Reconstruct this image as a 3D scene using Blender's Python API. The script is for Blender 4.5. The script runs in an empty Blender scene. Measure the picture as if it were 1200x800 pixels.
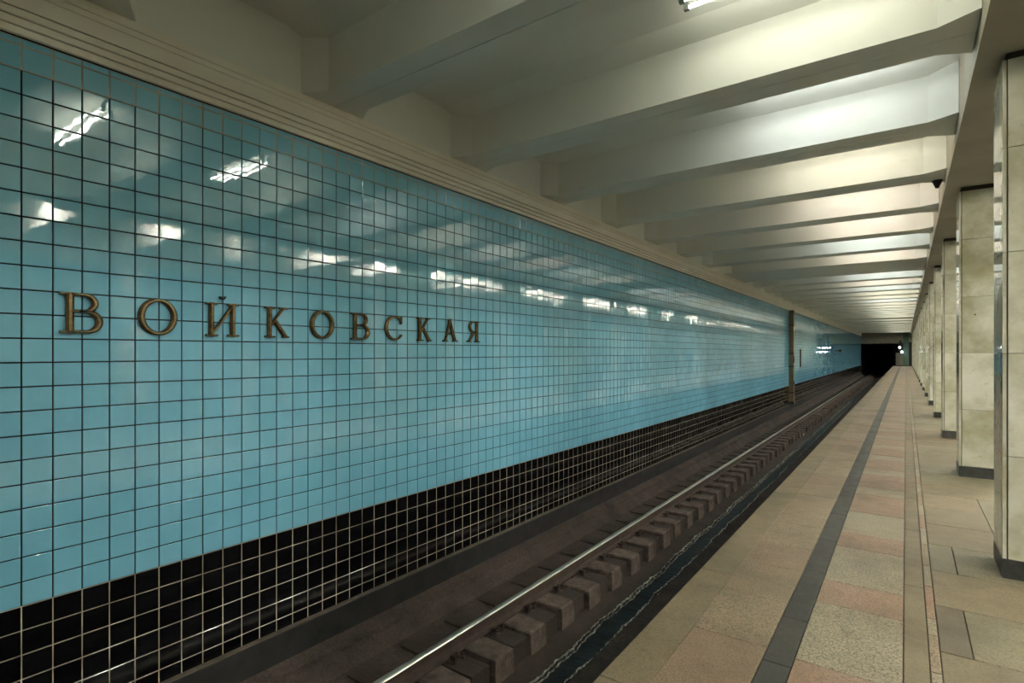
import bpy, bmesh, math, random
from mathutils import Vector, Matrix
random.seed(7)
scene = bpy.context.scene
C = bpy.context.collection

# ---------------------------------------------------------------- camera, world, exposure
F_PX, VX, VY, CAM_H = 638.6, 1061.74, 412.5, 1.589      # for a 1200x800 frame
YAW = math.atan((VX - 600.0) / F_PX)
cam_data = bpy.data.cameras.new('camera')
cam_data.sensor_width = 36.0
cam_data.lens = F_PX / 1200.0 * 36.0
cam_data.shift_y = (VY - 400.0) / 1200.0
cam_data.clip_start = 0.05
cam_data.clip_end = 300
camera = bpy.data.objects.new('camera', cam_data)
camera.location = (0, 0, CAM_H)
camera.rotation_euler = (math.pi / 2, 0, YAW)
C.objects.link(camera)
scene.camera = camera

world = bpy.data.worlds.new('world')
scene.world = world
world.use_nodes = True
world.node_tree.nodes['Background'].inputs[0].default_value = (0, 0, 0, 1)
world.node_tree.nodes['Background'].inputs[1].default_value = 0.0

scene.view_settings.view_transform = 'Standard'
scene.view_settings.look = 'None'
scene.view_settings.gamma = 1.0
scene.view_settings.exposure = 2.82
scene.view_settings.use_curve_mapping = False
TUBE_POWER = 4.0
HALL_POWER = 135.0

# ---------------------------------------------------------------- constants (metres, platform top = 0)
WALL_X = -4.37
Y0, Y1 = -5.8, 77.66
EDGE_X = -1.2245
PH, PV, GY = 0.1508, 0.1484, 0.9382           # tile pitch along / up the wall, one grout line
BLUE_BOT, BLUE_TOP = 0.041, 3.498
BEAM_Z, CEIL_Z, GIRD_Z = 3.865, 4.40, 3.70
BEAM_Y, BEAM_D = 3.132, 1.9389                # centre of the first beam in view, spacing
GIRD_X = 0.41
COL_X, COL_Y, COL_D = 0.551, 5.14, 3.879
RAIL_X, RAIL_Z = -3.455, -1.07
ONES = ['', 'first', 'second', 'third', 'fourth', 'fifth', 'sixth', 'seventh', 'eighth', 'ninth', 'tenth', 'eleventh', 'twelfth', 'thirteenth',
        'fourteenth', 'fifteenth', 'sixteenth', 'seventeenth', 'eighteenth', 'nineteenth']
TENS = ['', '', 'twent', 'thirt', 'fort', 'fift', 'sixt', 'sevent', 'eight', 'ninet']
def ordinal(n):
    if n >= 100:
        return 'hundredth' if n == 100 else 'hundred-and-' + ordinal(n - 100)
    if n < 20:
        return ONES[n]
    return TENS[n // 10] + ('ieth' if n % 10 == 0 else 'y-' + ONES[n % 10])
ORD = [ordinal(i + 1) for i in range(150)]

# ---------------------------------------------------------------- materials
def new_mat(name, col, rough=0.6, spec=0.5, metal=0.0):
    m = bpy.data.materials.new(name)
    m.use_nodes = True
    b = m.node_tree.nodes['Principled BSDF']
    b.inputs['Base Color'].default_value = (*col, 1)
    b.inputs['Roughness'].default_value = rough
    b.inputs['Specular IOR Level'].default_value = spec
    b.inputs['Metallic'].default_value = metal
    return m

def nd(m, t, **kw):
    n = m.node_tree.nodes.new(t)
    for k, v in kw.items():
        setattr(n, k, v)
    return n

def lk(m, a, b):
    m.node_tree.links.new(a, b)

def bsdf(m):
    return m.node_tree.nodes['Principled BSDF']

def pos_node(m, scale=(1, 1, 1), obj_shift=False):
    g = nd(m, 'ShaderNodeNewGeometry')
    mp = nd(m, 'ShaderNodeMapping')
    mp.inputs['Scale'].default_value = scale
    lk(m, g.outputs['Position'], mp.inputs['Vector'])
    if obj_shift:
        oi = nd(m, 'ShaderNodeObjectInfo')
        mu = nd(m, 'ShaderNodeMath', operation='MULTIPLY')
        mu.inputs[1].default_value = 37.0
        lk(m, oi.outputs['Random'], mu.inputs[0])
        cx = nd(m, 'ShaderNodeCombineXYZ')
        for i in range(3):
            lk(m, mu.outputs[0], cx.inputs[i])
        lk(m, cx.outputs[0], mp.inputs['Location'])
    return mp.outputs['Vector']

def ramp(m, fac, stops):
    r = nd(m, 'ShaderNodeValToRGB')
    e = r.color_ramp.elements
    while len(e) < len(stops):
        e.new(0.5)
    for el, (p, c) in zip(e, stops):
        el.position = p
        el.color = (*c, 1) if len(c) == 3 else c
    lk(m, fac, r.inputs[0])
    return r.outputs[0]

def noise(m, vec, scale, detail=4, rough=0.55):
    n = nd(m, 'ShaderNodeTexNoise')
    n.inputs['Scale'].default_value = scale
    n.inputs['Detail'].default_value = detail
    n.inputs['Roughness'].default_value = rough
    lk(m, vec, n.inputs['Vector'])
    return n.outputs['Fac']

def mix(m, fac, a, b, mode='MIX'):
    x = nd(m, 'ShaderNodeMix', data_type='RGBA', blend_type=mode)
    if isinstance(fac, (int, float)):
        x.inputs[0].default_value = fac
    else:
        lk(m, fac, x.inputs[0])
    for i, v in ((6, a), (7, b)):
        if isinstance(v, tuple):
            x.inputs[i].default_value = (*v, 1)
        else:
            lk(m, v, x.inputs[i])
    return x.outputs[2]

def bump(m, h, strength, dist):
    b = nd(m, 'ShaderNodeBump')
    b.inputs['Strength'].default_value = strength
    b.inputs['Distance'].default_value = dist
    lk(m, h, b.inputs['Height'])
    lk(m, b.outputs[0], bsdf(m).inputs['Normal'])

def noisy(name, stops, scale, rough=0.7, spec=0.4, detail=6, mscale=(1, 1, 1), bs=0.3, bd=0.003, shift=True, fine=None):
    m = new_mat(name, stops[0][1], rough, spec)
    v = pos_node(m, mscale, shift)
    c = ramp(m, noise(m, v, scale, detail), stops)
    if fine:
        f = ramp(m, noise(m, v, fine[0], 2), [(0.35, (1 - fine[1],) * 3), (0.65, (1 + fine[1] * 0.4,) * 3)])
        c = mix(m, 1.0, c, f, 'MULTIPLY')
    lk(m, c, bsdf(m).inputs['Base Color'])
    if bs:
        bump(m, noise(m, v, scale * 6, 3), bs, bd)
    return m

def tile_mat(name, a, b, rough):
    m = new_mat(name, a, rough, 0.5)
    g = nd(m, 'ShaderNodeNewGeometry')
    sx = nd(m, 'ShaderNodeSeparateXYZ')
    lk(m, g.outputs['Position'], sx.inputs[0])
    vals = []
    for out, off, p in ((1, GY, PH), (2, BLUE_BOT, PV)):
        s1 = nd(m, 'ShaderNodeMath', operation='SUBTRACT'); s1.inputs[1].default_value = off
        s2 = nd(m, 'ShaderNodeMath', operation='DIVIDE'); s2.inputs[1].default_value = p
        s3 = nd(m, 'ShaderNodeMath', operation='FLOOR')
        lk(m, sx.outputs[out], s1.inputs[0]); lk(m, s1.outputs[0], s2.inputs[0]); lk(m, s2.outputs[0], s3.inputs[0])
        vals.append(s3.outputs[0])
    cx = nd(m, 'ShaderNodeCombineXYZ')
    lk(m, vals[0], cx.inputs[0]); lk(m, vals[1], cx.inputs[1])
    wn = nd(m, 'ShaderNodeTexWhiteNoise', noise_dimensions='2D')
    lk(m, cx.outputs[0], wn.inputs['Vector'])
    c = mix(m, wn.outputs['Value'], a, b)
    v = pos_node(m)
    st = ramp(m, noise(m, v, 0.7, 4), [(0.3, (0.86, 0.9, 0.9)), (0.7, (1.03, 1.0, 1.0))])
    c = mix(m, 1.0, c, st, 'MULTIPLY')
    lk(m, c, bsdf(m).inputs['Base Color'])
    bump(m, noise(m, v, 7.0, 2, 0.4), 0.11, 0.006)
    return m

M = {}
M['blue_tile'] = tile_mat('blue_glazed_tile', (0.20, 0.515, 0.68), (0.235, 0.565, 0.73), 0.025)
M['black_tile'] = tile_mat('black_glazed_tile', (0.003, 0.003, 0.0035), (0.006, 0.006, 0.007), 0.10)
bsdf(M['black_tile']).inputs['Specular IOR Level'].default_value = 0.3
bsdf(M['blue_tile']).inputs['IOR'].default_value = 2.05
M['grout_dark'] = noisy('dark_grout', [(0.35, (0.004, 0.0035, 0.003)), (0.8, (0.02, 0.016, 0.012))], 3.0, 0.9, 0.2)
M['grout_pale'] = noisy('pale_grout', [(0.3, (0.22, 0.18, 0.12)), (0.72, (0.62, 0.55, 0.42))], 3.0, 0.9, 0.2)
M['cream'] = noisy('cream_paint', [(0.3, (0.79, 0.735, 0.60)), (0.7, (0.86, 0.81, 0.68))], 1.5, 0.6, 0.3, bs=0.1, bd=0.002)
M['white_paint'] = noisy('ceiling_whitewash', [(0.25, (0.74, 0.725, 0.64)), (0.75, (0.82, 0.805, 0.73))], 0.8, 0.75, 0.25, bs=0.12, bd=0.003, shift=False)
M['girder'] = noisy('beige_girder_paint', [(0.3, (0.41, 0.36, 0.27)), (0.7, (0.53, 0.48, 0.37))], 1.2, 0.75, 0.25, bs=0.1, bd=0.002)  # even beige, darker than the ceiling whitewash
M['painted_groove_shade'] = new_mat('painted_groove_shade', (0.012, 0.010, 0.008), 0.9, 0.1)  # near-black colour that deepens the shade in the moulding grooves
M['bronze'] = noisy('aged_bronze', [(0.3, (0.12, 0.078, 0.035)), (0.7, (0.42, 0.30, 0.15))], 22, 0.25, 0.5, bs=0.25, bd=0.002)
bsdf(M['bronze']).inputs['Metallic'].default_value = 0.85
M['bronze_side'] = new_mat('dark_side_bronze', (0.035, 0.024, 0.012), 0.45, 0.4, 0.6)  # letter sides, darker than the ridge and bevels
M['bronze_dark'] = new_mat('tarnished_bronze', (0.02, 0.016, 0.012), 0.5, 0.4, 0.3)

def marble():
    m = new_mat('cream_marble', (0.6, 0.57, 0.45), 0.07, 0.5)
    v = pos_node(m, (1, 1, 1), True)
    c = ramp(m, noise(m, v, 3.0, 7, 0.6), [(0.28, (0.42, 0.41, 0.32)), (0.5, (0.59, 0.59, 0.51)), (0.72, (0.68, 0.68, 0.62))])
    big = ramp(m, noise(m, v, 1.3, 5, 0.65), [(0.36, (0.66, 0.64, 0.52)), (0.56, (1, 1, 1))])
    c = mix(m, 1.0, c, big, 'MULTIPLY')
    oi = nd(m, 'ShaderNodeObjectInfo')
    t = ramp(m, oi.outputs['Random'], [(0.0, (0.80, 0.80, 0.72)), (0.5, (0.95, 0.93, 0.86)), (1.0, (1.0, 0.99, 0.95))])
    c = mix(m, 1.0, c, t, 'MULTIPLY')
    vo = nd(m, 'ShaderNodeTexVoronoi'); vo.inputs['Scale'].default_value = 6.0
    lk(m, v, vo.inputs['Vector'])
    sp = ramp(m, vo.outputs['Distance'], [(0.045, (1, 1, 1)), (0.075, (0, 0, 0))])
    gate = ramp(m, noise(m, v, 2.2, 2), [(0.55, (0, 0, 0)), (0.6, (1, 1, 1))])
    c = mix(m, mix(m, 1.0, sp, gate, 'MULTIPLY'), c, (0.10, 0.055, 0.02))
    r2 = ramp(m, noise(m, v, 16, 4), [(0.62, (0, 0, 0)), (0.72, (0.5, 0.5, 0.5))])
    c = mix(m, r2, c, (0.36, 0.27, 0.13))
    lk(m, c, bsdf(m).inputs['Base Color'])
    return m
M['marble'] = marble()
M['plinth'] = noisy('black_plinth_stone', [(0.3, (0.012, 0.013, 0.013)), (0.75, (0.05, 0.052, 0.05))], 14, 0.35, 0.5)
M['core'] = new_mat('column_core', (0.05, 0.042, 0.03), 0.9, 0.2)

def granite(name, a, b, speck=0.45, sc=95, rough=0.5):
    m = new_mat(name, a, rough, 0.45)
    v = pos_node(m, (1, 1, 1), True)
    c = ramp(m, noise(m, v, 2.5, 6, 0.6), [(0.3, a), (0.7, b)])
    speck *= 1.5
    s1 = ramp(m, noise(m, v, sc, 2, 0.7), [(0.34, (1 - speck,) * 3), (0.5, (1, 1, 1)), (0.68, (1 + speck * 0.45,) * 3)])
    c = mix(m, 1.0, c, s1, 'MULTIPLY')
    d = ramp(m, noise(m, pos_node(m), 1.1, 5), [(0.28, (0.41, 0.37, 0.30)), (0.5, (0.66, 0.61, 0.53)), (0.7, (0.78, 0.73, 0.66))])
    c = mix(m, 1.0, c, d, 'MULTIPLY')
    lk(m, c, bsdf(m).inputs['Base Color'])
    rr = nd(m, 'ShaderNodeMapRange')
    rr.inputs['To Min'].default_value = rough - 0.1; rr.inputs['To Max'].default_value = rough + 0.2
    lk(m, noise(m, v, 9, 4), rr.inputs['Value'])
    lk(m, rr.outputs[0], bsdf(m).inputs['Roughness'])
    return m
M['granite_edge'] = granite('worn_edge_granite', (0.19, 0.16, 0.10), (0.25, 0.215, 0.145), 0.25)
M['granite_tan'] = granite('tan_granite', (0.25, 0.20, 0.14), (0.32, 0.27, 0.19))
M['granite_brown'] = granite('brown_granite', (0.24, 0.18, 0.125), (0.285, 0.22, 0.16), 0.35)
M['granite_grey'] = granite('grey_granite', (0.27, 0.25, 0.185), (0.34, 0.32, 0.245), 0.5)
M['granite_pink'] = granite('pink_granite', (0.265, 0.18, 0.125), (0.31, 0.225, 0.165), 0.35)
M['granite_black'] = granite('black_granite', (0.033, 0.036, 0.031), (0.055, 0.058, 0.05), 0.3)
M['granite_olive'] = granite('olive_granite', (0.165, 0.142, 0.088), (0.22, 0.192, 0.128), 0.22)
M['granite_green'] = granite('green_grey_granite', (0.17, 0.162, 0.105), (0.235, 0.225, 0.155), 0.35)
M['granite_patch'] = granite('dark_grey_granite', (0.12, 0.105, 0.075), (0.16, 0.145, 0.105), 0.2)
M['floor_base'] = new_mat('floor_joint', (0.06, 0.05, 0.036), 0.9, 0.2)

M['bed'] = noisy('sooty_track_concrete', [(0.3, (0.024, 0.0175, 0.014)), (0.7, (0.058, 0.042, 0.034))], 3.5, 0.85, 0.3, bs=0.5, bd=0.01, fine=(40, 0.35))
M['curb'] = noisy('sooty_curb', [(0.3, (0.006, 0.006, 0.006)), (0.7, (0.018, 0.017, 0.016))], 5, 0.7, 0.3, bs=0.4, bd=0.006)
M['curb_top'] = noisy('dusty_curb_top', [(0.3, (0.06, 0.052, 0.04)), (0.7, (0.12, 0.10, 0.08))], 6, 0.9, 0.2)
M['tooth'] = noisy('dusty_concrete_block', [(0.3, (0.042, 0.030, 0.022)), (0.7, (0.115, 0.088, 0.07))], 9, 0.85, 0.3, bs=0.5, bd=0.008, fine=(60, 0.3))
M['sleeper'] = noisy('tarred_wood', [(0.3, (0.014, 0.009, 0.006)), (0.7, (0.034, 0.023, 0.015))], 5, 0.75, 0.35, mscale=(1, 6, 6), bs=0.5, bd=0.006)
M['rust'] = noisy('rusty_steel', [(0.3, (0.022, 0.014, 0.010)), (0.7, (0.05, 0.032, 0.023))], 12, 0.65, 0.4, bs=0.3, bd=0.002)
M['rail_shine'] = new_mat('polished_rail_top', (0.62, 0.60, 0.52), 0.28, 0.5, 1.0)
M['trough'] = noisy('trough_silt', [(0.3, (0.016, 0.011, 0.008)), (0.7, (0.036, 0.026, 0.019))], 4, 0.8, 0.3, bs=0.5, bd=0.01)
M['water'] = noisy('shallow_oily_water', [(0.35, (0.008, 0.010, 0.011)), (0.7, (0.022, 0.028, 0.03))], 5, 0.35, 0.07, bs=0.4, bd=0.01)
M['crust'] = noisy('pale_mineral_crust', [(0.35, (0.07, 0.065, 0.055)), (0.5, (0.25, 0.24, 0.21)), (0.64, (0.60, 0.59, 0.54))], 20, 0.7, 0.4, bs=0.6, bd=0.01)
M['painted_dark'] = new_mat('painted_tunnel_dark', (0.006, 0.005, 0.005), 0.9, 0.1)  # near-black colour stands in for the darkness of tunnel and platform recess
M['end_wall'] = noisy('grimy_end_wall_paint', [(0.3, (0.20, 0.17, 0.11)), (0.7, (0.27, 0.23, 0.16))], 2, 0.7, 0.3)
M['green_paint'] = noisy('green_end_panel', [(0.3, (0.065, 0.11, 0.075)), (0.7, (0.09, 0.14, 0.095))], 3, 0.5, 0.4)
M['grey_metal'] = noisy('grey_cabinet_paint', [(0.3, (0.20, 0.18, 0.14)), (0.7, (0.27, 0.25, 0.20))], 3, 0.5, 0.4)
M['dark_metal'] = new_mat('dark_painted_metal', (0.015, 0.014, 0.013), 0.45, 0.4)
M['brown_paint'] = noisy('brown_wall_duct_paint', [(0.3, (0.16, 0.12, 0.06)), (0.7, (0.24, 0.19, 0.11))], 5, 0.5, 0.4)
M['lamp_white'] = new_mat('lamp_enamel', (0.7, 0.7, 0.66), 0.4, 0.5)
M['holder'] = new_mat('lamp_holder_plastic', (0.10, 0.11, 0.09), 0.5, 0.4)
M['hall_wall'] = noisy('hall_far_wall', [(0.3, (0.14, 0.2, 0.2)), (0.7, (0.2, 0.27, 0.26))], 1.0, 0.3, 0.5)

def emit(name, col, power):
    m = bpy.data.materials.new(name)
    m.use_nodes = True
    b = bsdf(m)
    b.inputs['Base Color'].default_value = (0.8, 0.8, 0.8, 1)
    b.inputs['Emission Color'].default_value = (*col, 1)
    b.inputs['Emission Strength'].default_value = power
    return m
TUBES = {
    'green': emit('tube_greenish_white', (0.96, 1.0, 0.88), TUBE_POWER),
    'cool': emit('tube_cool_white', (0.88, 0.97, 1.0), TUBE_POWER),
    'warm': emit('tube_warm_white', (1.0, 0.97, 0.84), TUBE_POWER),
    'pink': emit('tube_pinkish_white', (1.0, 0.92, 0.84), TUBE_POWER),
}

TUBES['hall'] = emit('tube_hall_white', (1.0, 0.97, 0.90), HALL_POWER)

# ---------------------------------------------------------------- mesh helpers
class MB:
    def __init__(s):
        s.v, s.f, s.m = [], [], []
    def add(s, vs, fs, mi=0):
        o = len(s.v)
        s.v += [tuple(v) for v in vs]
        s.f += [tuple(o + i for i in f) for f in fs]
        s.m += [mi] * len(fs)
        return s
    def box(s, x0, x1, y0, y1, z0, z1, mi=0):
        vs = [(x, y, z) for z in (z0, z1) for y in (y0, y1) for x in (x0, x1)]
        return s.add(vs, [(0, 2, 3, 1), (4, 5, 7, 6), (0, 1, 5, 4), (2, 6, 7, 3), (0, 4, 6, 2), (1, 3, 7, 5)], mi)
    def chamfer_box(s, x0, x1, y0, y1, z0, z1, b, mi=0):
        "box with its top edges chamfered"
        vs = [(x0, y0, z0), (x1, y0, z0), (x1, y1, z0), (x0, y1, z0),
              (x0, y0, z1 - b), (x1, y0, z1 - b), (x1, y1, z1 - b), (x0, y1, z1 - b),
              (x0 + b, y0 + b, z1), (x1 - b, y0 + b, z1), (x1 - b, y1 - b, z1), (x0 + b, y1 - b, z1)]
        fs = [(3, 2, 1, 0), (8, 9, 10, 11)]
        for a in (0, 4):
            for i in range(4):
                j = (i + 1) % 4
                fs.append((a + i, a + j, a + 4 + j, a + 4 + i))
        return s.add(vs, fs, mi)
    def prism(s, poly, axis, a, b, mi=0):
        "closed polygon (counter-clockwise seen from +axis) extruded along the axis"
        n = len(poly)
        def P(p, t):
            return {'x': (t, p[0], p[1]), 'y': (p[0], t, p[1]), 'z': (p[0], p[1], t)}[axis]
        vs = [P(p, a) for p in poly] + [P(p, b) for p in poly]
        fs = [tuple(range(n)), tuple(range(2 * n - 1, n - 1, -1))]
        fs += [(i, i + n, (i + 1) % n + n, (i + 1) % n) for i in range(n)]
        return s.add(vs, fs, mi)
    def cyl(s, p0, p1, r, n=10, mi=0, r1=None):
        p0, p1 = Vector(p0), Vector(p1)
        d = (p1 - p0).normalized()
        u = d.orthogonal().normalized(); w = d.cross(u)
        r1 = r if r1 is None else r1
        vs = [p0 + r * (u * math.cos(t) + w * math.sin(t)) for t in [2 * math.pi * i / n for i in range(n)]]
        vs += [p1 + r1 * (u * math.cos(t) + w * math.sin(t)) for t in [2 * math.pi * i / n for i in range(n)]]
        fs = [tuple(range(n))[::-1], tuple(range(n, 2 * n))] + [(i, (i + 1) % n, (i + 1) % n + n, i + n) for i in range(n)]
        return s.add(vs, fs, mi)
    def mesh(s, name, mats, fix=True, smooth=False):
        me = bpy.data.meshes.new(name)
        me.from_pydata(s.v, [], s.f)
        for m in (mats if isinstance(mats, (list, tuple)) else [mats]):
            me.materials.append(m)
        if any(s.m):
            me.polygons.foreach_set('material_index', s.m)
        if fix:
            bm = bmesh.new(); bm.from_mesh(me)
            bmesh.ops.recalc_face_normals(bm, faces=bm.faces)
            bm.to_mesh(me); bm.free()
        if smooth:
            me.polygons.foreach_set('use_smooth', [True] * len(me.polygons))
        me.update()
        return me
    def build(s, name, mats, parent=None, loc=(0, 0, 0), **kw):
        return link(name, s.mesh(name, mats, **kw), parent, loc)

def link(name, data, parent=None, loc=(0, 0, 0), rot=None):
    o = bpy.data.objects.new(name, data)
    C.objects.link(o)
    o.location = loc
    if rot:
        o.rotation_euler = rot
    if parent:
        o.parent = parent
    return o

def tag(o, label, cat, group=None):
    o['label'] = label; o['category'] = cat
    if group:
        o['group'] = group
    return o

def struct(o, label=None, cat=None):
    o['kind'] = 'structure'
    if label:
        o['label'] = label
    if cat:
        o['category'] = cat
    return o

def empty(name, loc=(0, 0, 0)):
    return link(name, None, None, loc)

def project(x, y, z):
    c, s = math.cos(YAW), math.sin(YAW)
    z -= CAM_H
    d = -x * s + y * c
    if d < 0.05:
        return (-9e9, 0, d)
    return (600 + F_PX * (x * c + y * s) / d, VY - F_PX * z / d, d)

# ================================================================ STRUCTURE
# ---- left wall with its tiles
m = MB()
TOPG = BLUE_TOP - 1.3 * PV
for z0, z1, mi in ((-1.9, BLUE_BOT, 1), (BLUE_BOT, TOPG, 0), (TOPG, BLUE_TOP, 1), (BLUE_TOP, 4.6, 2)):
    m.box(WALL_X - 0.4, WALL_X + (0.0068 if mi == 1 else 0.0), Y0, Y1, z0, z1, mi)
wall = struct(m.build('wall_left', [M['grout_dark'], M['grout_pale'], M['cream']]),
              'long track wall of glossy teal square tiles over black tiles', 'wall')

GAPS, TD = {'blue': 0.0085, 'black': 0.0058}, 0.008
def tile_geo(w, h):
    "local: x out of the wall, y along it, z up; origin at the tile's centre on the wall"
    a, b, e = w / 2, h / 2, 0.0022
    v = [(0, -a, -b), (0, a, -b), (0, a, b), (0, -a, b),
         (TD - e * 0.55, -a, -b), (TD - e * 0.55, a, -b), (TD - e * 0.55, a, b), (TD - e * 0.55, -a, b),
         (TD, -a + e, -b + e), (TD, a - e, -b + e), (TD, a - e, b - e), (TD, -a + e, b - e)]
    f = [(8, 9, 10, 11)]
    for k in (0, 4):
        for i in range(4):
            j = (i + 1) % 4
            f.append((k + i, k + j, k + 4 + j, k + 4 + i))
    return v, f

rows = []                                    # (z centre, height, colour)
for r in range(23):
    rows.append((BLUE_BOT + (r + 0.5) * PV, PV, 'blue'))
rows.append(((BLUE_BOT + 23 * PV + BLUE_TOP) / 2, BLUE_TOP - BLUE_BOT - 23 * PV, 'blue'))
for r in range(5):
    rows.append((BLUE_BOT - (r + 0.5) * PV, PV, 'black'))
rows.append((BLUE_BOT - 5.35 * PV, 0.7 * PV, 'black'))
n0 = math.ceil((Y0 - GY) / PH); n1 = math.floor((Y1 - GY) / PH)
tiles = {'blue': [], 'black': []}
for k in range(n0, n1):
    yc = GY + (k + 0.5) * PH
    for zc, hh, col in rows:
        u, v, d = project(WALL_X, yc, zc)
        vis = -20 < u < 1200 and -12 < v < 812
        tiles[col].append((d if vis else 1e6 + abs(yc), yc, zc, hh))
trng = random.Random(3)
for col in ('blue', 'black'):
    L = sorted(tiles[col])
    shared = {}
    for d, yc, zc, hh in L[:300]:
        key = round(hh, 4)
        if key not in shared:
            g = MB(); g.add(*tile_geo(PH - GAPS[col], hh - GAPS[col]))
            shared[key] = g.mesh(col + '_tile', M[col + '_tile'], fix=False)
        link(col + '_tile', shared[key], wall, (WALL_X, yc, zc),
             (0, math.radians(trng.gauss(0, 0.13)), math.radians(trng.gauss(0, 0.26))))
    V, Fc = [], []
    geo = {}
    for d, yc, zc, hh in L[300:]:
        key = round(hh, 4)
        if key not in geo:
            geo[key] = tile_geo(PH - GAPS[col], hh - GAPS[col])
        gv, gf = geo[key]
        ty, tz = math.radians(trng.gauss(0, 0.12)), math.radians(trng.gauss(0, 0.32))
        o = len(V)
        V += [(WALL_X + x + ty * z - tz * y if x > 0 else WALL_X, yc + y, zc + z) for x, y, z in gv]
        Fc += [tuple(o + i for i in f) for f in gf]
    me = bpy.data.meshes.new(col + '_tiles')
    me.from_pydata(V, [], Fc)
    me.materials.append(M[col + '_tile'])
    o = link(col + '_tiles', me, wall)
    o['kind'] = 'stuff'

# ---- moulding above the tiles
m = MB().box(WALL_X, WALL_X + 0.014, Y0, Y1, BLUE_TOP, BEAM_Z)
trim = struct(m.build('trim_1', M['painted_groove_shade']), 'cream moulding with grooves painted dark for shade above the teal tiles', 'moulding')
for i in range(3):
    z0 = BLUE_TOP + 0.006 + i * 0.054
    MB().prism([(WALL_X + 0.012, z0), (WALL_X + 0.036, z0), (WALL_X + 0.04, z0 + 0.005), (WALL_X + 0.04, z0 + 0.041),
                (WALL_X + 0.036, z0 + 0.046), (WALL_X + 0.012, z0 + 0.046)], 'y', Y0, Y1).build('moulding_strip', M['cream'], trim)
z0 = BLUE_TOP + 0.006 + 3 * 0.054
MB().prism([(WALL_X + 0.012, z0), (WALL_X + 0.04, z0), (WALL_X + 0.046, z0 + 0.10), (WALL_X + 0.052, z0 + 0.102),
            (WALL_X + 0.054, z0 + 0.14), (WALL_X + 0.062, z0 + 0.143), (WALL_X + 0.066, BEAM_Z), (WALL_X + 0.012, BEAM_Z)],
           'y', Y0, Y1).build('fascia_board', M['cream'], trim)

MB().box(WALL_X - 0.01, WALL_X + 0.06, Y0, Y1, BEAM_Z + 0.001, CEIL_Z).build('upper_wall_panel', M['white_paint'], wall)

# ---- ceiling: slab, ribs, girder over the columns
m = MB()
m.box(WALL_X, 8.0, Y0, Y1, CEIL_Z, CEIL_Z + 0.2)
ceiling = struct(m.build('ceiling', M['white_paint']), 'whitewashed concrete ceiling crossed by deep ribs', 'ceiling')

BX0, BX1 = WALL_X + 0.06, GIRD_X - 0.004
def beam_mesh():
    m = MB()
    wm, we, fl = 0.218, 0.335, 0.23
    for s in (-1, 1):
        g = 0.003
        poly = [(BX0, g), (BX1, g), (BX1, we), (BX1 - fl, wm), (BX0 + fl, wm), (BX0, we)]
        poly = [(x, s * y) for x, y in poly]
        m.prism(poly, 'z', BEAM_Z, CEIL_Z + 0.01)
        m.prism([(s * (wm - 0.02), 4.325), (s * wm, 4.325), (s * (wm + 0.25), CEIL_Z), (s * (wm + 0.25), CEIL_Z + 0.02), (s * (wm - 0.02), CEIL_Z + 0.02)],
                'x', BX0, BX1)
    return m.mesh('beam', M['white_paint'])
bmesh_beam = beam_mesh()
open_far = {26, 31, 37}
beam_ks = list(range(-5, 39))
solid = set()
for k in beam_ks:
    y = BEAM_Y + k * BEAM_D
    if y + 0.4 > Y1 or y - 0.4 < Y0:
        continue
    link('beam', bmesh_beam, ceiling, (0, y, 0))
    if k == 7 or (k >= 21 and k % 2 == 1 and k < 37):
        if y + BEAM_D < Y1:
            solid.add(k)
            MB().box(BX0, BX1, 0.215, BEAM_D - 0.215, BEAM_Z + 0.004, CEIL_Z + 0.01).build('infill_panel', M['white_paint'], ceiling, (0, y, 0))

m = MB()
gj = [Y0] + [7.1 + COL_D * k for k in range(-3, 19) if 7.1 + COL_D * k > Y0 + .5] + [Y1]
for a, b in zip(gj, gj[1:]):
    L_ = b - a
    MB().prism([(GIRD_X, GIRD_Z), (1.30, GIRD_Z), (1.30, CEIL_Z + 0.01), (GIRD_X, CEIL_Z + 0.01)], 'y', 0.006, L_ - 0.006).build(
        'girder', M['girder'], ceiling, (0, a, random.uniform(-.004, .004)))
# the second girder and the middle hall, beyond the columns
for a, b in zip(gj, gj[1:]):
    MB().box(6.55, 7.4, 0.006, b - a - 0.006, GIRD_Z, CEIL_Z + 0.01).build('girder', M['girder'], ceiling, (0, a, 0))
hall_rib = MB().box(1.3, 6.55, -0.2, 0.2, BEAM_Z, CEIL_Z + 0.01).mesh('hall_beam', M['white_paint'])
for k in range(-4, 38):
    link('hall_beam', hall_rib, ceiling, (0, BEAM_Y + k * BEAM_D, 0))

# ---- platform floor
m = MB()
m.box(EDGE_X + 0.05, 8.0, Y0, Y1, -0.30, -0.022)
m.box(-0.75, 8.0, Y0, Y1, -1.9, -0.30, 1)
floor = struct(m.build('floor', [M['floor_base'], M['painted_dark']]), 'worn granite platform floor with a black line along it', 'floor')
def slab(x0, x1, y0, y1, mat, name='floor_slab', dz=None, over=0.0):
    g = 0.0018
    dz = random.uniform(-0.0012, 0.0012) if dz is None else dz
    MB().chamfer_box(x0 + g, x1 - g, g, y1 - y0 - g, -0.022 - over, 0.0, 0.0025).build(name, M[mat], floor, (0, y0, dz))
def row(x0, x1, seams, mats, name='floor_slab', over=0.0):
    for i, (a, b) in enumerate(zip(seams, seams[1:])):
        slab(x0, x1, a, b, mats[i % len(mats)] if not callable(mats) else mats(i, a), name, over=over)
rr = random.Random(11)
def seams(known, step, end=34.0, jit=0.12):
    s = list(known)
    while s[0] > Y0:
        s.insert(0, s[0] - step * (1 + rr.uniform(-jit, jit)))
    s[0] = Y0
    while s[-1] < end:
        s.append(s[-1] + step * (1 + rr.uniform(-jit, jit)))
    while s[-1] < Y1 - 9:
        s.append(s[-1] + 8)
    s.append(Y1)
    return s
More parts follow.
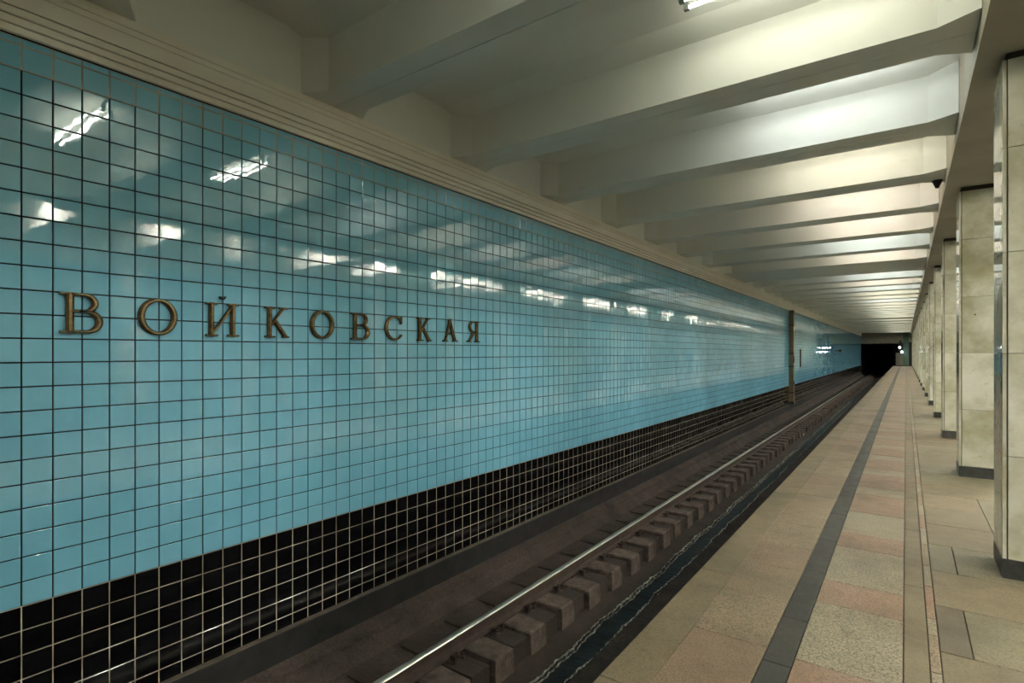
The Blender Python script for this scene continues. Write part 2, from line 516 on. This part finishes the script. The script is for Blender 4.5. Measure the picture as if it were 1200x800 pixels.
row(EDGE_X, -1.0, seams([2.43, 4.075, 5.15, 6.75], 1.35), ['granite_edge'], 'edge_slab', over=0.16)
def m2(i, a):
    return 'granite_brown' if abs((a - 4.4) % 3.0) < 0.3 or rr.random() < 0.22 else 'granite_tan'
row(-1.0, -0.605, seams([2.45, 3.18, 3.813, 4.42, 4.95, 5.615], 0.66), m2)
row(-0.605, -0.468, seams([2.2, 3.05, 3.62, 4.5, 5.3], 0.82), ['granite_black'], 'dark_line_slab')
s3 = [2.72, 3.15, 3.965, 4.38, 5.205, 5.63, 6.42, 7.24]
while s3[-1] < 34:
    s3.append(s3[-1] + (0.42 if len(s3) % 2 == 0 else 0.8) * rr.uniform(0.93, 1.07))
while s3[0] > Y0:
    s3.insert(0, s3[0] - (0.42 if (len(s3)) % 2 else 0.8))
s3 = [Y0] + [v for v in s3 if v > Y0 + 0.1]
i0 = s3.index(2.72)
row(-0.468, -0.012, s3, lambda i, a: 'granite_pink' if (i - i0) % 2 == 0 else 'granite_grey')
tail = [s3[-1]]
while tail[-1] < Y1 - 9:
    tail.append(tail[-1] + 8)
row(-0.468, -0.012, tail + [Y1], ['granite_tan'])
row(-0.012, 0.098, seams([2.0, 3.12, 4.6], 1.3), ['granite_olive'], 'border_slab')
row(0.098, 0.146, seams([3.0, 3.42, 3.86, 4.1, 4.66, 5.1], 0.5, 20), ['granite_grey', 'granite_pink', 'granite_grey', 'granite_tan'], 'border_slab')
ys = seams([2.34, 3.01, 3.68, 4.34, 5.02, 5.70, 6.37], 0.67, 26, 0.02)
for i, (a, b) in enumerate(zip(ys, ys[1:])):
    near = 3.6 < a < 4.3
    if near:
        slab(0.146, 0.285, a, b, 'granite_patch')
        slab(0.285, 0.95, a, b, 'granite_green')
    elif 5.0 < a < 5.5:
        slab(0.146, 0.30, a, b, 'granite_green'); slab(0.30, 0.95, a, b, 'granite_green')
    else:
        cut = rr.choice([0.95, 0.95, 0.62])
        if cut < 0.9:
            slab(0.146, cut, a, b, rr.choice(['granite_olive', 'granite_edge']))
            slab(cut, 0.95, a, b, 'granite_green')
        else:
            slab(0.146, 0.95, a, b, rr.choice(['granite_olive', 'granite_green', 'granite_edge', 'granite_edge']))
    slab(0.95, 1.9, a, b, rr.choice(['granite_olive', 'granite_edge']))
MB().box(1.9, 8.0, Y0, Y1, -0.022, -0.001).build('hall_paving', M['granite_black'], floor)

# ---- track bed
m = MB()
prof = [(WALL_X, -1.9), (WALL_X, -1.035), (WALL_X + 0.065, -1.045), (-4.19, -1.105), (-4.18, -1.15), (-4.03, -1.25),
        (-3.7, -1.264), (-3.37, -1.275), (-3.34, -1.425), (-3.02, -1.43), (-2.80, -1.445), (-2.74, -1.465), (-2.50, -1.465), (-2.46, -1.458),
        (-2.36, -1.458), (-2.34, -1.232), (-1.75, -1.224), (-0.75, -1.224), (-0.75, -1.9)]
mi = [0, 0, 0, 0, 0, 0, 0, 0, 1, 1, 1, 1, 1, 1, 1, 0, 0, 0, 0]
n = len(prof)
ny = 64
V, Fc, Mi = [], [], []
ysb = [Y0 + (Y1 - Y0) * (j / ny) ** 1.6 for j in range(ny + 1)]
for j, y in enumerate(ysb):
    for i, (x, z) in enumerate(prof):
        w = 0.008 if 2 < i < 15 else 0
        V.append((x + random.uniform(-w, w), y, z + random.uniform(-w, w) * 0.6))
for j in range(ny):
    for i in range(n - 1):
        a = j * n + i
        Fc.append((a, a + n, a + n + 1, a + 1)); Mi.append(mi[i])
m.v, m.f, m.m = V, Fc, Mi
bed = struct(m.build('track_bed', [M['bed'], M['trough']]), 'sooty brown concrete track bed with a drain trough', 'track bed')
m = MB().prism([(WALL_X, -1.06), (WALL_X + 0.066, -1.06), (WALL_X + 0.062, -0.81), (WALL_X + 0.05, -0.80), (WALL_X, -0.797)], 'y', Y0, Y1)
curb = struct(m.build('baseboard_left', M['curb']), 'low sooty curb along the foot of the tiled wall', 'curb')
MB().box(WALL_X + 0.004, WALL_X + 0.055, Y0, Y1, -0.803, -0.793).build('curb_ledge', M['curb_top'], curb)

SL_Y, SL_D, NS = 3.632, 0.602, 120
rt = random.Random(5)
tooth_meshes = []
for q in range(6):
    g = MB()
    y0_, y1_ = 0.265, SL_D - 0.045
    x1_ = -3.015 + rt.uniform(-0.018, 0.018)
    zt = -1.196 + rt.uniform(-0.006, 0.006)
    vs = [(-3.376, y0_, -1.44), (x1_, y0_ + rt.uniform(-.01, .02), -1.43), (x1_, y1_ + rt.uniform(-.02, .01), -1.44), (-3.376, y1_, -1.44),
          (-3.376, y0_ + .005, zt - .012), (x1_ - .006, y0_ + rt.uniform(0, .02), zt - .015), (x1_ - .008, y1_ + rt.uniform(-.02, 0), zt - .015), (-3.376, y1_ - .005, zt - .012),
          (-3.366, y0_ + .02, zt), (x1_ - .03, y0_ + .025, zt), (x1_ - .03, y1_ - .03, zt), (-3.366, y1_ - .02, zt)]
    fs = [(3, 2, 1, 0), (8, 9, 10, 11)]
    for a in (0, 4):
        for i in range(4):
            j = (i + 1) % 4
            fs.append((a + i, a + j, a + 4 + j, a + 4 + i))
    tooth_meshes.append(g.add(vs, fs).mesh('concrete_block', M['tooth']))
for k in range(-5, NS):
    y = SL_Y + k * SL_D
    if y + 0.6 > Y1:
        break
    link('concrete_block', tooth_meshes[rt.randrange(6)], bed, (rt.uniform(-.012, .012), y, rt.uniform(-.008, .006)))

# water and its mineral crust in the trough
def ribbon(name, mat, x0f, x1f, z, ya, yb, step, parent):
    V, Fc = [], []
    y = ya; j = 0
    while y <= yb:
        a, b = x0f(y), x1f(y)
        V += [(a, y, z - 0.012), (a + 0.004, y, z), (b - 0.004, y, z + random.uniform(0, .003)), (b, y, z - 0.012)]
        if j:
            o = 4 * (j - 1)
            for i in range(3):
                Fc.append((o + i, o + i + 4, o + i + 5, o + i + 1))
        y += step * (1 + max(0, y - 15) * 0.05); j += 1
    m = MB(); m.v, m.f, m.m = V, Fc, [0] * len(Fc)
    return m.build(name, M[mat], parent)
w1 = [random.uniform(0, 6.28) for _ in range(8)]
def wob(y, k, amp):
    return amp * (math.sin(2.1 * y + w1[k]) + 0.7 * math.sin(5.3 * y + w1[k + 1]) + 0.5 * math.sin(12.7 * y + w1[k + 2]) + 0.35 * math.sin(31 * y + w1[k + 3]) + 0.3 * math.sin(57 * y + w1[k + 1]))
wl = lambda y: -2.735 + wob(y, 0, 0.014)
wr = lambda y: -2.525 + wob(y, 2, 0.016)
stream = ribbon('drain_water', 'water', lambda y: wl(y), lambda y: wr(y), -1.446, Y0, Y1, 0.05, None)
tag(stream, 'thin stream of dark water along the middle of the track trough', 'water'); stream['kind'] = 'stuff'
jit = lambda s: random.uniform(-s, s)
def patch(y, k, lo, hi):
    t = 0.5 + 0.5 * math.sin(1.3 * y + w1[k]) * math.sin(3.9 * y + w1[k + 1]) + 0.25 * math.sin(9.1 * y + w1[k + 2])
    return lo + (hi - lo) * max(0.0, min(1.0, t))
def crust(f, off, wlo, whi, k, z, yb):
    ribbon('mineral_crust', 'crust', lambda y: f(y) + off - patch(y, k, wlo, whi) / 2 + jit(0.003), lambda y: f(y) + off + patch(y, k, wlo, whi) / 2 + jit(0.003), z, Y0, yb, 0.022, stream)
crust(wl, 0.0, 0.008, 0.022, 0, -1.436, Y1)
crust(wl, -0.045, 0.002, 0.03, 3, -1.434, 40)
crust(wr, 0.0, 0.010, 0.03, 2, -1.430, Y1)
crust(wr, 0.05, 0.0, 0.03, 4, -1.432, 40)

# ---- rails
def rail_mesh(length):
    h = 0.152
    half = [(0.0, 0), (0.066, 0), (0.066, 0.009), (0.012, 0.028), (0.009, 0.045), (0.009, 0.095), (0.014, 0.108), (0.034, 0.117),
            (0.036, 0.140), (0.030, 0.149)]
    pr = half + [(0.012, 0.152), (-0.012, 0.152)] + [(-x, z) for x, z in half[::-1]][:-1]
    m = MB(); n = len(pr)
    vs = [(x, t, z) for t in (0, length) for x, z in pr]
    m.add(vs, [tuple(range(n)), tuple(range(2 * n - 1, n - 1, -1))])
    for i in range(n):
        j = (i + 1) % n
        zz = (pr[i][1] + pr[j][1]) / 2
        m.add([vs[i], vs[i + n], vs[j + n], vs[j]], [(0, 1, 2, 3)], 1 if zz > 0.143 else 0)
    me = m.mesh('rail', [M['rust'], M['rail_shine']])
    bm = bmesh.new(); bm.from_mesh(me)
    bmesh.ops.remove_doubles(bm, verts=bm.verts, dist=1e-5)
    bmesh.ops.recalc_face_normals(bm, faces=bm.faces)
    bm.to_mesh(me); bm.free()
    return me
rm = rail_mesh(Y1 + 14 - Y0)
tag(link('rail', rm, None, (RAIL_X, Y0, RAIL_Z - 0.152)), 'polished steel rail with rusty sides running the length of the tiled wall', 'rail')
tag(link('rail', rm, None, (-1.93, Y0, RAIL_Z - 0.152)), 'steel rail hidden below the platform edge', 'rail')

# ---- sleepers with their fastenings
sl = MB().chamfer_box(-3.96, -3.06, 0, 0.243, -1.44, -1.234, 0.006).mesh('sleeper', M['sleeper'])
plate = MB()
plate.chamfer_box(-3.60, -3.305, 0.05, 0.20, -1.237, -1.2235, 0.004)
bolt = MB()
bolt.cyl((0, 0, 0), (0, 0, 0.022), 0.019, 6)
bolt.cyl((0, 0, 0.022), (0, 0, 0.05), 0.010, 6)
clip = MB().prism([(-0.034, 0), (0.045, 0), (0.045, 0.018), (0.0, 0.026), (-0.034, 0.024)], 'y', -0.032, 0.032)
plate_me = plate.mesh('tie_plate', M['rust']); bolt_me = bolt.mesh('bolt', M['rust']); clip_me = clip.mesh('rail_clip', M['rust'])
k0 = None
cnt = 0
for k in range(-5, NS):
    y = SL_Y + k * SL_D
    if y + 0.6 > Y1:
        break
    o = link('sleeper', sl, None, (rt.uniform(-.015, .015), y + rt.uniform(-.012, .012), rt.uniform(-.006, 0)))
    if k >= -1:
        t = 'dark wooden sleeper under the shiny rail, %s from the bottom edge of the photo' % ORD[k + 1]
    else:
        t = 'dark wooden sleeper under the shiny rail, nearer than the photo shows'
    tag(o, t, 'sleeper', 'sleepers under the shiny rail')
    if -4 < k < 34:
        p = link('tie_plate', plate_me, o)
        for xx, s in ((-3.345, 1), (-3.565, -1)):
            link('rail_clip', clip_me, o, (xx - s * 0.02, 0.125, -1.2115), (0, 0, 0 if s > 0 else math.pi))
            link('bolt', bolt_me, p, (xx + s * 0.008, 0.125, -1.200))
        for yy in (0.075, 0.175):
            link('bolt', bolt_me, p, (-3.318, yy, -1.226))

# ---- columns
rows_c = [0.135, 0.857, 1.58, 2.293, 3.025, 3.645]
CW, CDp, ST = 0.62, 0.47, 0.022
slabs = []
for a, b in zip(rows_c, rows_c[1:]):
    h = b - a - 0.003
    fr = MB().chamfer_box(ST + 0.007, CW - ST - 0.007, 0, h, 0, ST, 0.002)       # x, height, thickness
    sd = MB().chamfer_box(0.002, CDp - 0.002, 0, h, 0, ST, 0.002)
    # front faces -Y: map (x, h, t) -> (x, -t, h)
    fr.v = [(x, ST - t, z) for x, z, t in fr.v]
    sd.v = [(ST - t, x, z) for x, z, t in sd.v]
    slabs.append((fr.mesh('marble_slab', M['marble']), sd.mesh('marble_slab', M['marble'])))
core_me = MB().box(ST, CW - ST, ST, CDp - ST, 0, GIRD_Z + 0.004).box(0.03, CW - 0.03, 0.03, CDp - 0.03, 0.1, GIRD_Z).mesh('column_core', M['core'])
core_me = MB().box(ST + 0.001, CW - ST - 0.001, ST + 0.001, CDp - ST - 0.001, 0, GIRD_Z).mesh('column_core', M['core'])
pl = MB().chamfer_box(-0.001, CW + 0.001, -0.001, CDp + 0.001, 0.0, 0.133, 0.002).mesh('plinth', M['plinth'])
def column(x, y, label, group):
    c = empty('column', (x, y, 0.0))
    tag(c, label, 'column', group)
    link('column_core', core_me, c)
    link('plinth', pl, c)
    for i, (fm, sm) in enumerate(slabs):
        z = rows_c[i] + 0.0015
        link('marble_slab', fm, c, (0, 0, z))
        link('marble_slab', fm, c, (CW, CDp, z), (0, 0, math.pi))
        link('marble_slab', sm, c, (0, 0, z))
        link('marble_slab', sm, c, (CW, CDp, z), (0, 0, math.pi))
    return c
for k in range(-2, 19):
    if k >= 0:
        lab = 'cream marble column with black plinth on the platform, %s from the camera' % ORD[k]
        if k == 0:
            lab = 'nearest cream marble column with black plinth, cut by the right edge of the photo'
    else:
        lab = 'cream marble column with black plinth, behind the right edge of the photo'
    column(COL_X, COL_Y + k * COL_D, lab, 'marble columns along the platform')
for k in range(-1, 8):
    column(6.65, COL_Y + k * COL_D, 'cream marble column of the row on the far side of the hall', 'marble columns of the far row')

# ---- end wall, tunnel mouth, closing walls
m = MB()
m.box(WALL_X - 0.4, -0.28, Y1, Y1 + 0.3, 2.60, 4.6)
m.box(0.26, 8.0, Y1, Y1 + 0.3, -1.9, 4.6)
m.box(-1.22, -0.28, Y1 + 0.25, Y1 + 0.35, -1.9, 2.6, 1)
ew = struct(m.build('wall_end', [M['end_wall'], M['painted_dark']]), 'grimy end wall above the black tunnel mouth', 'wall')
m = MB()
T1 = Y1 + 14
m.box(WALL_X - 0.4, WALL_X + 0.1, Y1 + 0.001, T1, -1.9, 4.0)
m.box(-1.22, -1.0, Y1 + 0.35, T1, -1.9, 4.0)
m.box(WALL_X - 0.4, -1.0, Y1 + 0.31, T1, 2.62, 4.0)
m.box(WALL_X - 0.4, -1.0, Y1, T1, -1.9, -1.226)
m.box(WALL_X - 0.4, -1.0, T1, T1 + 0.2, -1.9, 4.0)
struct(m.build('wall_tunnel', M['painted_dark']), 'unlit black tunnel beyond the end of the platform', 'tunnel')
gp = MB().box(-0.28, 0.26, Y1 - 0.02, Y1 + 0.3, -0.3, 4.0)
struct(gp.build('wall_green', M['green_paint']), 'narrow green painted wall beside the tunnel mouth', 'wall')
struct(MB().box(0.27, 0.54, Y1 - 0.03, Y1 + 0.002, 0.0, 2.75).build('door_1', M['dark_metal']), 'dark narrow door between the green wall and the columns', 'door')
struct(MB().box(WALL_X - 0.4, 8.0, Y0 - 0.3, Y0, -1.9, 4.6).build('wall_rear', M['end_wall']), 'plain wall closing the platform behind the camera', 'wall')
struct(MB().box(8.0, 8.3, Y0, Y1, -1.9, 4.6).build('wall_right', M['hall_wall']), 'plain wall closing the far side of the hall', 'wall')

# ================================================================ OBJECTS
# ---- lamps
tube_meshes = {}
for c, mt in TUBES.items():
    hl = 0.30 if c == 'hall' else 0.735
    tube_meshes[c] = MB().cyl((-hl, 0, 0), (hl, 0, 0), 0.013, 8).mesh('tube', mt, smooth=False)
holder_me = MB().box(-0.02, 0.02, -0.017, 0.017, -0.02, 0.075).cyl((-0.02, 0, 0), (0.02, 0, 0), 0.02, 10).mesh('lamp_holder', M['holder'])
batten_me = MB().chamfer_box(-0.77, 0.77, -0.04, 0.04, 0, 0.03, 0.006).mesh('batten', M['lamp_white'])
hall_batten_me = MB().chamfer_box(-0.335, 0.335, -0.04, 0.04, 0, 0.03, 0.006).mesh('batten', M['lamp_white'])
def lamp(x, y, z, colour, label, group):
    o = empty('fluorescent_lamp', (x, y, CEIL_Z))
    tag(o, label, 'lamp', group)
    link('batten', hall_batten_me if colour == 'hall' else batten_me, o, (0, 0, -0.03))
    for s in (-1, 1):
        link('tube', tube_meshes[colour], o, (0, s * 0.055, z - CEIL_Z))
        for e in (-1, 1):
            link('lamp_holder', holder_me, o, (e * (0.318 if colour == 'hall' else 0.753), s * 0.055, z - CEIL_Z))
    return o
order = {-4: 'green', -3: 'green', -2: 'green', -1: 'green', 0: 'green', 1: 'cool', 2: 'warm', 3: 'pink', 4: 'pink', 5: 'cool', 6: 'pink', 8: 'cool', 9: 'pink', 10: 'cool'}
for k in range(-4, 38):
    if k in solid:
        continue
    y = BEAM_Y + k * BEAM_D + 1.075
    if y > Y1 - 0.4:
        break
    c = order.get(k, ['warm', 'cool', 'pink', 'warm'][k % 4])
    if k == 0:
        lab = 'twin-tube fluorescent lamp at the top edge of the photo'
    elif k > 0:
        lab = 'twin-tube fluorescent lamp in ceiling bay %s beyond the visible lamp' % ORD[k - 1]
    else:
        lab = 'twin-tube fluorescent lamp in a ceiling bay nearer than the photo shows'
    lamp(-0.64, y, 4.285, c, lab, 'fluorescent lamps over the platform edge')
for k in range(-3, 37):
    lamp(3.6, BEAM_Y + (k + 0.5) * BEAM_D, 4.30, 'hall',
         'twin-tube fluorescent lamp of the middle hall, seen only as a reflection', 'fluorescent lamps of the middle hall')

# ---- bronze letters of the station name
LX = WALL_X + TD + 0.012
def stroke(m, pts, ws, closed=False, h=0.026):
    "raised stroke with a ridge: pts are (along, up); ws full widths"
    n = len(pts)
    V = []
    for i in range(n):
        if closed:
            a, b = pts[(i - 1) % n], pts[(i + 1) % n]
        else:
            a, b = pts[max(0, i - 1)], pts[min(n - 1, i + 1)]
        t = Vector((b[0] - a[0], b[1] - a[1])).normalized()
        nx, ny_ = -t.y, t.x
        w = ws[i] / 2
        for k, hh in ((-1, 0), (-1, h * 0.45), (-0.34, h), (0.34, h), (1, h * 0.45), (1, 0)):
            V.append((hh, pts[i][0] + nx * w * k, pts[i][1] + ny_ * w * k))
    Fc, Mi = [], []
    for i in range(n if closed else n - 1):
        j = (i + 1) % n
        for k in range(6):
            l = (k + 1) % 6
            Fc.append((i * 6 + k, j * 6 + k, j * 6 + l, i * 6 + l))
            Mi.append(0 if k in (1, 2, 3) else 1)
    if not closed:
        Fc += [tuple(range(6)), tuple(range((n - 1) * 6 + 5, (n - 1) * 6 - 1, -1))]
        Mi += [1, 1]
    m.add(V, Fc)
    m.m[-len(Fc):] = Mi
def bar(m, a, b, w, w2=None):
    stroke(m, [a, b], [w, w2 or w])
def serif(m, x, z, wd=0.10, t=0.018, sl=0.0):
    n = 4
    bar(m, (x - wd / 2, z - sl), (x + wd / 2, z + sl), t)
def ell(cx, cz, rx, rz, a0, a1, n):
    return [(cx + rx * math.cos(math.radians(a0 + (a1 - a0) * i / n)), cz + rz * math.sin(math.radians(a0 + (a1 - a0) * i / n))) for i in range(n + 1)]
HH = 0.262
TK, TN = 0.044, 0.022
def letter_V(m):                     # looks like B, width .23
    bar(m, (0.055, 0), (0.055, HH), TK)
    serif(m, 0.04, 0.009, 0.08); serif(m, 0.04, HH - 0.009, 0.08)
    top = [(0.055, HH - 0.011), (0.12, HH - 0.011)] + ell(0.13, 0.197, 0.058, 0.054, 80, -80, 10) + [(0.12, 0.143), (0.055, 0.143)]
    stroke(m, top, [TN, TN] + [0.024 + 0.018 * math.sin(math.pi * i / 10) for i in range(11)] + [TN, TN])
    bot = [(0.1, 0.143), (0.13, 0.143)] + ell(0.14, 0.077, 0.072, 0.066, 82, -82, 12) + [(0.12, 0.011), (0.03, 0.011)]
    stroke(m, bot, [TN, TN] + [0.024 + 0.022 * math.sin(math.pi * i / 12) for i in range(13)] + [TN, TN])
def letter_O(m):
    pts = ell(0.124, HH / 2, 0.106, HH / 2 - 0.012, 0, 360, 40)[:-1]
    stroke(m, pts, [0.026 + 0.018 * abs(math.cos(2 * math.pi * i / 40)) for i in range(40)], True)
def letter_I(m):
    for x in (0.045, 0.21):
        bar(m, (x, 0), (x, HH), 0.04)
        serif(m, x, 0.009, 0.088); serif(m, x, HH - 0.009, 0.088)
    bar(m, (0.05, 0.02), (0.205, HH - 0.02), 0.026)
def letter_K(m):
    bar(m, (0.045, 0), (0.045, HH), 0.04)
    serif(m, 0.045, 0.009, 0.088); serif(m, 0.045, HH - 0.009, 0.088)
    bar(m, (0.055, 0.108), (0.165, HH - 0.012), 0.024)
    serif(m, 0.168, HH - 0.009, 0.075)
    bar(m, (0.088, 0.148), (0.19, 0.008), 0.042)
    serif(m, 0.185, 0.009, 0.062)
def letter_S(m):                     # looks like C
    pts = ell(0.128, HH / 2, 0.112, HH / 2 - 0.012, 42, 322, 30)
    stroke(m, pts, [0.024 + 0.018 * max(0, -math.cos(math.radians(42 + 280 * i / 30))) for i in range(31)])
    bar(m, (0.212, 0.172), (0.215, 0.248), 0.02)
def letter_A(m):
    bar(m, (0.036, 0.008), (0.122, HH), 0.024)
    bar(m, (0.112, HH), (0.208, 0.008), 0.044)
    bar(m, (0.068, 0.092), (0.178, 0.092), 0.02)
    serif(m, 0.036, 0.009, 0.075); serif(m, 0.206, 0.009, 0.082)
def letter_Ya(m):
    bar(m, (0.195, 0), (0.195, HH), 0.04)
    serif(m, 0.20, 0.009, 0.085); serif(m, 0.205, HH - 0.009, 0.08)
    pts = [(0.195, HH - 0.011), (0.125, HH - 0.011)] + ell(0.122, 0.192, 0.058, 0.058, 98, 262, 10) + [(0.13, 0.128), (0.195, 0.128)]
    stroke(m, pts, [TN, TN] + [0.024 + 0.016 * math.sin(math.pi * i / 10) for i in range(11)] + [TN, TN])
    bar(m, (0.142, 0.13), (0.05, 0.012), 0.038)
    serif(m, 0.042, 0.009, 0.07)
word = [(letter_V, 1.115, 'first letter of the station name, shaped like B'), (letter_O, 1.555, 'first round letter O, second in the name'),
        (letter_I, 2.003, 'letter like a reversed N with a dark mark above'), (letter_K, 2.478, 'first letter K of the station name'),
        (letter_O, 2.911, 'second round letter O, mid name'), (letter_V, 3.348, 'second letter shaped like B, mid name'),
        (letter_S, 3.780, 'open round letter shaped like C'), (letter_K, 4.228, 'second letter K, third from the end'),
        (letter_A, 4.640, 'letter A, last but one of the name'), (letter_Ya, 5.058, 'last letter of the name, like a reversed R')]
for fn, y, lab in word:
    m = MB(); fn(m)
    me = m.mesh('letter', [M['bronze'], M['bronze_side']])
    o = link('letter', me, None, (LX, y, 1.711))
    tag(o, 'bronze ' + lab + ', on the teal tiles', 'letter', 'bronze letters of the station name')
    pins = MB()
    cx = 0.05 if fn not in (letter_O, letter_S, letter_A) else 0.02
    for z in ((0.05, 0.21) if fn not in (letter_A,) else (0.012,)):
        xx = cx
        if fn in (letter_O, letter_S):
            xx = 0.124 - 0.106 * math.sqrt(max(0, 1 - ((z - HH / 2) / (HH / 2 - 0.012)) ** 2))
        if fn is letter_A: xx = 0.036
        if fn is letter_Ya: xx = 0.195
        pins.cyl((-0.0135, xx, z), (0.004, xx, z), 0.006, 6)
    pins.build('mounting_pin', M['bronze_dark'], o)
    if fn is letter_I:
        b = MB()
        pts = ell(0.128, 0.318, 0.024, 0.018, 200, 340, 8)
        stroke(b, pts, [0.012 + 0.012 * math.sin(math.pi * i / 8) for i in range(9)], h=0.024)
        b.cyl((-0.012, 0.128, 0.296), (0.02, 0.128, 0.296), 0.007, 8)
        b.cyl((-0.0135, 0.128, 0.306), (0.012, 0.128, 0.306), 0.009, 8)
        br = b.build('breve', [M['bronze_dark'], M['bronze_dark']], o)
        br['label'] = 'small dark mark above the letter'

# ---- brown duct on the wall, narrow strip, small box
d = empty('wall_duct', (WALL_X, 27.75, -0.79)); tag(d, 'tall brown vertical duct on the tiled wall, far along the track', 'duct')
MB().chamfer_box(0.0, 0.20, 0, 0.26, 0.12, 4.30, 0.006).build('duct_body', M['brown_paint'], d)
for z in (0.5, 1.7, 2.3, 3.6):
    MB().box(0.0, 0.215, -0.012, 0.30, z, z + 0.045).build('duct_bracket', M['dark_metal'], d)
MB().box(0.002, 0.23, -0.03, 0.30, 0.0, 0.12).build('duct_foot', M['plinth'], d)
MB().box(0.20, 0.225, 0.06, 0.20, 1.9, 2.2).box(0.20, 0.225, 0.06, 0.20, 0.9, 1.05).build('duct_hinge', M['dark_metal'], d)
s_ = MB().chamfer_box(WALL_X + 0.004, WALL_X + 0.035, 31.0, 31.35, 0.83, 1.74, 0.005)
o = s_.build('wall_strip', M['dark_metal']); tag(o, 'narrow dark vertical strip on the tiles just beyond the brown duct', 'strip')
MB().box(WALL_X + 0.034, WALL_X + 0.045, 31.08, 31.27, 0.9, 1.67).build('cover', M['brown_paint'], o)
jb = empty('junction_box', (WALL_X, 50.2, 1.62)); tag(jb, 'small brown box on the teal wall near the tunnel mouth', 'box')
MB().chamfer_box(0.004, 0.26, 0, 0.45, 0, 0.20, 0.01).build('box_body', M['brown_paint'], jb)
MB().box(0.03, 0.24, -0.012, 0.0, 0.03, 0.17).build('box_lid', M['dark_metal'], jb)

# ---- signal and cabinet at the end of the platform
cb = empty('equipment_cabinet', (-0.95, Y1 - 1.1, 0)); tag(cb, 'grey metal cabinet at the far end of the platform', 'cabinet')
MB().chamfer_box(0, 0.68, 0, 0.45, 0.06, 1.5, 0.012).build('cabinet_body', M['grey_metal'], cb)
MB().box(0.03, 0.65, 0.03, 0.42, 0.0, 0.06).build('base', M['dark_metal'], cb)
MB().box(0.05, 0.33, -0.012, 0.0, 0.12, 1.44).build('cabinet_door', M['grey_metal'], cb)
MB().box(0.35, 0.63, -0.012, 0.0, 0.12, 1.44).build('cabinet_door', M['grey_metal'], cb)
MB().box(0.29, 0.31, -0.03, -0.012, 0.75, 0.9).build('handle', M['dark_metal'], cb)
sg = empty('track_signal', (-0.50, Y1 - 0.35, 0)); tag(sg, 'dark track signal with white and bluish lights above the grey cabinet', 'signal')
MB().box(-0.20, 0.16, 0.0, 0.22, 1.56, 2.72).build('housing', M['dark_metal'], sg)
MB().cyl((-0.02, 0.12, 0.0), (-0.02, 0.12, 1.6), 0.045, 10).build('post', M['dark_metal'], sg)
MB().box(-0.10, 0.08, 0.02, 0.2, 2.72, 2.95).build('cap', M['dark_metal'], sg)
for x, z, col, pw in ((-0.09, 2.13, (1.0, 0.93, 0.95), 12), (0.11, 1.62, (0.6, 0.83, 1.0), 14)):
    mt = emit('signal_light', col, pw)
    MB().cyl((x, -0.03, z), (x, 0.0, z), 0.085, 14).build('signal_lens', mt, sg)
    MB().box(x - 0.13, x + 0.13, -0.16, 0.0, z + 0.115, z + 0.13).build('hood', M['dark_metal'], sg)

# ---- small dark camera dome under the ceiling rib
cm = empty('ceiling_camera', (0.335, 9.165, BEAM_Z)); tag(cm, 'small dark cone-shaped camera under a ceiling rib by the girder', 'camera')
MB().cyl((0, 0, -0.012), (0, 0, 0), 0.062, 14).build('mount', M['dark_metal'], cm)
MB().cyl((0, 0, -0.10), (0, 0, -0.012), 0.018, 14, r1=0.055).build('dome', M['dark_metal'], cm)
